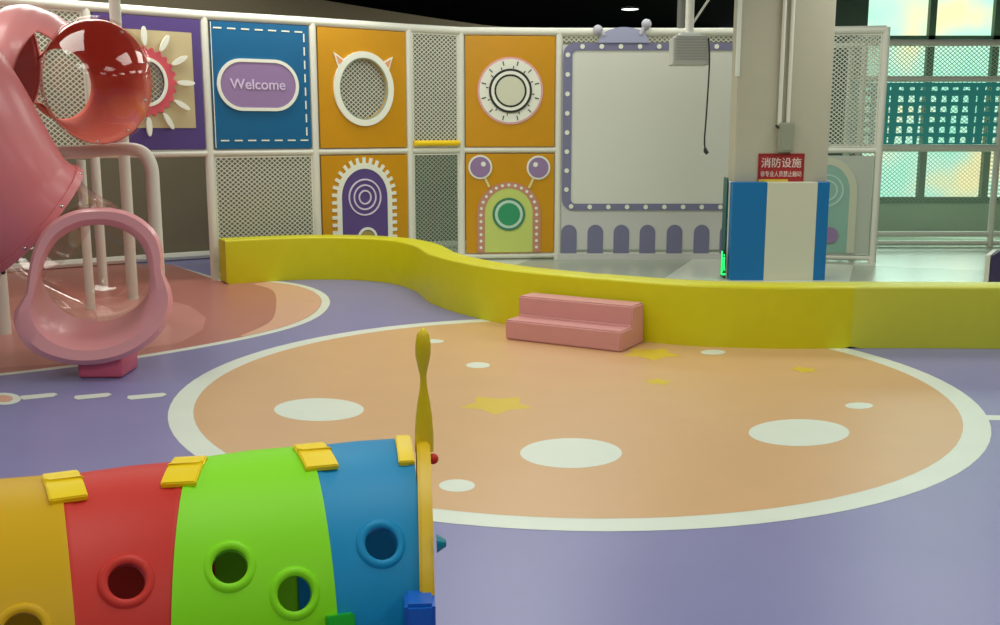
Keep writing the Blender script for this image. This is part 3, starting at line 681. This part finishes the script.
for p, r in zip(catmull([atY(14, 64, 8.75), atY(34, 62, 8.8), atY(54, 66, 8.9), atY(74, 74, 9.0)], 6), [.45, .455, .46, .46, .46, .46, .46, .455, .45, .45, .445, .44, .44, .435, .43, .42, .41, .40, .39]):
    q0_ = -35 if len(Rr) < 5 else min(38, -35+(len(Rr)-4)*8)
    Rr.append([p+Vector((0, -r*math.cos(w), r*math.sin(w))) for w in [math.radians(q0_+(138-q0_)*k/24) for k in range(25)]])
rings(bm, Rr, False); o = mk('canopy_section', fix(bm), PKL, sl, True, label='light pink hood over the upper elbow'); m = o.modifiers.new('Solidify', 'SOLIDIFY'); m.thickness = .015
sect('tube_section', [atY(-105, 30, 7.1), atY(-78, 62, 7.02), atY(-44, 112, 7.0), atY(-12, 168, 7.05), atY(10, 200, 7.12), atY(34, 219, 7.2)], .455, PK2, label='large deep pink tube section at the left')
bm = NB(); bmesh.ops.create_uvsphere(bm, u_segments=28, v_segments=16, radius=.5, matrix=Matrix.Translation(atY(-118, 45, 7.2))); mk('corner_section', bm, PK, sl, True)
sect('clear_elbow', [atY(30, 214, 7.22), atY(58, 236, 7.42), atY(86, 252, 7.45), atY(97, 262, 7.3), atY(98, 268, 7.12)], .40, CL, opaque=False, flange=False, label='lower clear elbow')
# flared mouth
NM = 64
def radial(pts, c, Y, n=NM, dy=0):
    P_ = [Vector((u-c[0], -(v-c[1]))) for u, v in pts]; P_.sort(key=lambda q: math.atan2(q.y, q.x))
    an = [math.atan2(q.y, q.x) for q in P_]; ra = [q.length for q in P_]; out = []
    N = len(P_)
    for k in range(n):
        w = -PI+2*PI*k/n; j = sum(1 for a in an if a <= w)-1
        a0 = an[j] if j >= 0 else an[-1]-2*PI; r0, r1 = ra[j], ra[(j+1) % N]; a1 = an[j+1] if j+1 < N else an[0]+2*PI
        tt = (w-a0)/(a1-a0); rp, rn = ra[j-1], ra[(j+2) % N]
        r = .5*((2*r0)+(r1-rp)*tt+(2*rp-5*r0+4*r1-rn)*tt*tt+(3*r0-rp-3*r1+rn)*tt**3)
        out.append((c[0]+r*math.cos(w), c[1]-r*math.sin(w)))
    return out
mc = (94, 287)
OUT = [(93, 209), (122, 212), (143, 223), (156, 237), (162, 256), (163, 272), (172, 292), (174, 308), (166, 328), (145, 347), (120, 358), (95, 362), (62, 359), (38, 350), (20, 331), (16, 312), (26, 294), (28, 268), (32, 246), (44, 226), (65, 213)]
INN = [(94+(u-94)*.94, 287+(v-287)*.93) for u, v in [(93, 221), (122, 227), (141, 241), (150, 262), (153, 285), (150, 308), (136, 330), (115, 341), (93, 345), (68, 341), (47, 327), (36, 305), (36, 280), (42, 256), (52, 238), (70, 226)]]
Yf = 6.66
def rg(L, Y): return [atY(u, v, Y) for u, v in L]
o_ = radial(OUT, mc, Yf); i_ = radial(INN, mc, Yf)
mixr = lambda a, b, t: [(p[0]*(1-t)+q[0]*t, p[1]*(1-t)+q[1]*t) for p, q in zip(a, b)]
# front tilt: lower lip reaches nearer
def tilt(R, k=.16, zc=.62):
    for p in R:
        dz = (p.z-zc); p.y += k*dz
    return R
rear = [Vector((atY(98, 268, 7.12).x+.395*math.cos(-PI+2*PI*k/NM), 7.12+.22*.395*math.sin(-PI+2*PI*k/NM), atY(98, 268, 7.12).z+.36*math.sin(-PI+2*PI*k/NM))) for k in range(NM)]
inner_f = tilt(rg(i_, Yf+.03)); 
midr = [a.lerp(b, .45) for a, b in zip(rear, inner_f)]
lip1 = tilt(rg(mixr(i_, o_, .35), Yf-.045)); lip2 = tilt(rg(mixr(i_, o_, .8), Yf-.05)); lip3 = tilt(rg(o_, Yf-.01)); lip4 = tilt(rg(mixr(i_, o_, .95), Yf+.03)); lip5 = tilt(rg(mixr(i_, o_, .3), Yf+.06))
rear_o = [rear[k]+(rear[k]-Vector((atY(98, 268, 7.12).x, 7.12, atY(98, 268, 7.12).z))).normalized()*.02 for k in range(NM)]
bm = NB(); rings(bm, [rear, midr, inner_f, lip1, lip2, lip3, lip4, lip5, rear_o, rear]); mo = mk('flared_mouth', fix(bm), M('mouth_pink', (236, 164, 168), .36, 0, 3, .05, coat=.3), sl, True, label='light pink flared slide mouth')
bm = NB(); R = []
for q, w in ((.40, -.02), (.45, -.02), (.45, .02), (.40, .02), (.40, -.02)):
    c = Vector((atY(98, 268, 7.12).x, 7.12+w, atY(98, 268, 7.12).z)); R.append([c+Vector((q*math.cos(2*PI*k/40), .22*q*math.sin(2*PI*k/40), .92*q*math.sin(2*PI*k/40))) for k in range(40)])
rings(bm, R); mk('flange', fix(bm), PKL, mo, True)
fp = flr(102, 378)
bm = NB(); box(bm, (fp.x-.15, fp.y-.02, 0.002), (fp.x+.14, fp.y+.3, .14), .02); mk('mouth_foot', bm, M('foot_pink', (206, 92, 118), .35), sl, True)
# support posts
def post(u, v, u2, v2, r=.04, top=None):
    b0 = flr(u, v); tp = atY(u2, v2, b0.y); bm = NB(); tube(bm, [b0, Vector((b0.x, b0.y, tp.z))], r, 14); mk('support_post', fix(bm), WHITE, sl, True)
    return b0
post(91, 309, 86, 160, .04); post(133, 299, 118, -2, .052); pz = post(5, 334, 2, 268, .05)
bm = NB(); q = atY(3, 272, pz.y-.05); bmesh.ops.create_uvsphere(bm, u_segments=10, v_segments=8, radius=.02, matrix=Matrix.Translation(q)); mk('bolt', bm, INK, sl, True)
# bent white pipe
Yb = 8.75
bm = NB(); pts = catmull([atY(20, 154, 9.1), atY(80, 152, 9.0), atY(125, 149, 8.8), atY(143, 153, 8.75), atY(151, 166, 8.75), atY(153, 185, 8.75)], 6)
bot = pts[-1].copy(); bot.z = 0; tube(bm, pts+[bot.lerp(pts[-1], .5), bot], .055, 14); mk('bent_pipe', fix(bm), WHITE, sl, True)
# ---------------------------------------------------------------- caterpillar crawl tunnel
TR = .40
RG = [(-1.30, 2.19, 12), (-1.018, 2.295, 25), (-.755, 2.41, 9), (-.48, 2.52, 18), (-.232, 2.60, 9)]
tn = thing('crawl_tunnel', 'yellow, red, green and blue crawl tunnel with portholes and yellow face arch', 'play tunnel', (-.75, 2.4, 0))
def arch_ring(k, r, along=0, z0=.001, n=30, yaw=None):
    x, y, w = RG[k] if isinstance(k, int) else k
    w = math.radians(w); ax = Vector((math.cos(w), math.sin(w), 0)); sd = Vector((math.sin(w), -math.cos(w), 0)); c = Vector((x, y, 0))+ax*along
    L = [c+sd*r+Vector((0, 0, z0)), c+sd*r+Vector((0, 0, TR*.5))]
    for i in range(n+1): a = PI*i/n; L.append(c+sd*r*math.cos(a)+Vector((0, 0, TR+r*math.sin(a))))
    L += [c-sd*r+Vector((0, 0, TR*.5)), c-sd*r+Vector((0, 0, z0))]
    return L
def interp(k, t):
    a, b2 = RG[k], RG[k+1]; return tuple(a[i]*(1-t)+b2[i]*t for i in range(3))
TC = [M('tunnel_yellow', (212, 166, 2), .5, 0, 3, .04), M('tunnel_red', (204, 50, 40), .5, 0, 3, .04), M('tunnel_green', (134, 222, 8), .5, 0, 3, .04), M('tunnel_blue', (0, 136, 190), .5, 0, 3, .04)]
holes = {0: [(22, 632)], 1: [(127, 581)], 2: [(230, 566), (295, 593.5)], 3: [(381.5, 543.5)]}
nm = ['yellow section', 'red section', 'green section', 'blue section']
for k in range(4):
    dr = .003 if k in (0, 2) else -.001
    R = []
    for t, a in ((0, .012), (0, .0), (.05, 0), (.09, -.003), (.5, 0), (.91, -.003), (.95, 0), (1, 0), (1, .012)):
        if a == .012: continue
        R.append(arch_ring(interp(k, t), TR+dr+a))
    R2 = [arch_ring(interp(k, t), TR+dr-.02) for t in (1, .95, .91, .5, .09, .05, 0)]
    bm = NB(); rings(bm, R+R2+[R[0]], False)
    fix(bm); bv = BVHTree.FromBMesh(bm)
    hits = []
    for u, v in holes[k]:
        h = bv.ray_cast(Vector((0, 0, H)), ray(u, v).normalized()); 
        if h[0]:
            nn = h[1] if h[1].dot(ray(u, v)) < 0 else -h[1]; hits.append((h[0], nn))
    # close long open edge ends are on the floor; cut portholes with a boolean and keep only the result
    hr = .0405
    o = mk('tunnel_section', bm, TC[k], tn, True, label=nm[k])
    bpy.context.view_layer.update()
    for q, nn in hits:
        cb_ = NB(); bmesh.ops.create_cone(cb_, cap_ends=True, segments=32, radius1=hr, radius2=hr, depth=.14, matrix=Matrix.Translation(q-wloc(o)) @ nn.to_track_quat('Z', 'Y').to_matrix().to_4x4())
        cm = bpy.data.meshes.new('tmp_cut'); cb_.to_mesh(cm); cb_.free(); cobj = bpy.data.objects.new('tmp_cut', cm); COL.objects.link(cobj); cobj.location = wloc(o)
        md = o.modifiers.new('b', 'BOOLEAN'); md.object = cobj; md.operation = 'DIFFERENCE'; md.solver = 'EXACT'
        bpy.context.view_layer.update()
        new = bpy.data.meshes.new_from_object(o.evaluated_get(bpy.context.evaluated_depsgraph_get()))
        o.modifiers.clear(); o.data = new; bpy.data.objects.remove(cobj); bpy.data.meshes.remove(cm)
        for pgn in new.polygons: pgn.use_smooth = True
        try: new.set_sharp_from_angle(angle=math.radians(35))
        except Exception: pass
        mat_ = nn.to_track_quat('Z', 'Y').to_matrix(); bm2 = NB(); R3 = []
        for rr, hh in ((hr-.002, -.022), (hr-.002, .0), (hr+.002, .0035), (hr+.008, .0045), (hr+.014, .002), (hr+.018, -.002), (hr+.021, -.01)):
            R3.append([q+mat_ @ Vector((rr*math.cos(2*PI*j/36), rr*math.sin(2*PI*j/36), hh)) for j in range(36)])
        rings(bm2, R3); mk('porthole_rim', fix(bm2), TC[k], o, True)
def patch(name, k, e0, e1, w0, w1, r0, r1, mat, skew=0, parent=tn, label=None, split=None):
    x, y, w = RG[k]; w = math.radians(w); ax = Vector((math.cos(w), math.sin(w), 0)); sd = Vector((math.sin(w), -math.cos(w), 0)); c = Vector((x, y, 0))
    bm = NB(); n = 10; R = []
    for i in range(n+1):
        t = i/n; a = math.radians(e0+(e1-e0)*t); q = lambda r, al: c+ax*(al+skew*(1-t))+sd*r*math.cos(a)+Vector((0, 0, TR+r*math.sin(a)))
        bump = .006 if split and abs(t-split) < .06 else 0
        R.append([q(r0, w0), q(r1-bump, w0), q(r1-bump, w1), q(r0, w1)])
    rings(bm, R, True, 0, True); bmesh.ops.bevel(fix(bm), geom=[e for e in bm.edges if e.calc_face_angle(0) > .6], offset=.003, segments=2, affect='EDGES')
    return mk(name, bm, mat, parent, True, label=label)
CY_ = M('clip_yellow', (246, 212, 10), .4, 0, 3, .04)
for k, sk in ((1, .012), (2, -.01), (3, .014)):
    patch('connector_clip', k, 74, 96, -.04, .04, .397, .413, CY_, sk, split=.7)
    patch('clip_hinge', k, 86, 88, -.038, .038, .408, .417, CY_, sk)
patch('connector_clip', 4, 72, 96, -.04, .0, .388, .411, CY_, 0)
patch('floor_clip', 3, -4, 20, -.028, .034, .39, .432, M('clip_green', (20, 170, 40), .35), 0, label='darker green clip')
for k in (1, 2): patch('floor_clip', k, -24, 2, -.03, .03, .39, .43, TC[0 if k == 1 else 1], 0)
# face arch plate
for m_ in TC: m_.node_tree.nodes['Principled BSDF'].inputs['Specular IOR Level'].default_value = .3
fa = NB(); x, y, w = RG[4]; w = 5.2; ww = math.radians(w); ax = Vector((math.cos(ww), math.sin(ww), 0)); sd = Vector((math.sin(ww), -math.cos(ww), 0)); c = Vector((x, y, 0))+ax*.014
RO, RI, zlow = .425, .33, .55
L = []
for i in range(41): a = PI*i/40; L.append((RO*math.cos(a), TR+RO*math.sin(a)))
L = [(RO, .03)]+L+[(-RO, .03), (-RI, .03)]
for i in range(41): a = PI-PI*i/40; L.append((RI*math.cos(a), TR+RI*math.sin(a)))
L.append((RI, .03))
prism(fa, [c+sd*a+Vector((0, 0, z)) for a, z in L], ax*.034); bmesh.ops.bevel(fix(fa), geom=[e for e in fa.edges if e.calc_face_angle(0) > 1], offset=.006, segments=2, affect='EDGES')
face = mk('face_arch', fa, M('arch_yellow', (222, 182, 8), .45), tn, True, label='yellow face arch closing the tunnel')
for off in (-.04, .04):
    b0 = c+ax*.02+sd*off; an = NB(); zs_ = [.78, .83, .87, .91, .95, .975, .99, 1.01, 1.035, 1.06, 1.085, 1.098, 1.103]; rs = [.024, .024, .021, .016, .009, .0075, .009, .014, .019, .0195, .016, .009, .001]
    zoff = -.012 if off < 0 else .014
    tube(an, [b0+Vector((0, 0, z+zoff-.005)) for z in zs_], rs, 16); mk('antenna', fix(an), M('antenna_yellow', (232, 200, 10), .4), face, True)
bm = NB(); bmesh.ops.create_uvsphere(bm, u_segments=14, v_segments=10, radius=.014, matrix=Matrix.Translation(c+ax*.042+sd*.05+Vector((0, 0, TR+.37)))); mk('cheek_knob', bm, TC[1], face, True)
bm = NB(); bmesh.ops.create_cone(bm, cap_ends=True, segments=16, radius1=.022, radius2=.008, depth=.022, matrix=Matrix.Translation(c+ax*.052+sd*.34+Vector((0, 0, .66))) @ ax.to_track_quat('Z', 'Y').to_matrix().to_4x4()); mk('cheek_knob', bm, M('knob_teal', (0, 130, 150), .3), face, True)
for sgn in (1, -1):
    bm = NB(); prism(bm, [c+sd*sgn*a+ax*b2+Vector((0, 0, .002)) for a, b2 in ((.37, -.035), (.455, -.035), (.455, .034), (.37, .034))], Vector((0, 0, .562))); bmesh.ops.bevel(fix(bm), geom=bm.edges[:], offset=.008, segments=2, affect='EDGES')
    mk('arch_foot', bm, M('foot_blue', (6, 96, 196), .35), tn, True, label='bright blue arch foot')
# ---------------------------------------------------------------- light
w = bpy.data.worlds.new('world'); bpy.context.scene.world = w; w.use_nodes = True; w.node_tree.nodes['Background'].inputs[0].default_value = (.5, .5, .48, 1); w.node_tree.nodes['Background'].inputs[1].default_value = .3
def area(name, loc, size, e, col=(.97, 1, .92), rot=(0, 0, 0), sy=None):
    l = bpy.data.lights.new(name, 'AREA'); l.energy = e; l.color = col; l.size = size
    if sy: l.shape = 'RECTANGLE'; l.size_y = sy
    o = bpy.data.objects.new(name, l); COL.objects.link(o); o.location = loc; o.rotation_euler = rot; return o
for x in (-4.5, 0, 4.5):
    for y in (-1, 3, 7, 10.3): area('ceiling_lamp', (x, y, 3.85), 1.8, 57)
area('cove_lamp', (-2.6, 11.0, 3.5), 3.0, 34, (1, 1, .92), (0, 0, .6), .3)
area('cove_lamp', (1.5, 12.6, 3.5), 4.0, 20, (1, 1, .92), (0, 0, 0), .3)
area('window_daylight', (7.0, WY-.25, 2.2), 3.6, 120, (.72, 1, .86), (PI/2, 0, 0), 3.2).rotation_euler = (-PI/2, 0, 0)
area('backstage_lamp', (1.5, 13.8, 3.7), 3, 30, (.9, 1, .9), (0, 0, 0), .5)
area('backstage_lamp', (-3.6, 12.2, 3.6), 2, 10, (1, .95, .85))
sc = bpy.context.scene
sc.view_settings.view_transform = 'Standard'; sc.view_settings.look = 'None'; sc.view_settings.exposure = 0
sc.cycles.use_denoising = True; sc.cycles.max_bounces = 8; sc.cycles.transparent_max_bounces = 12
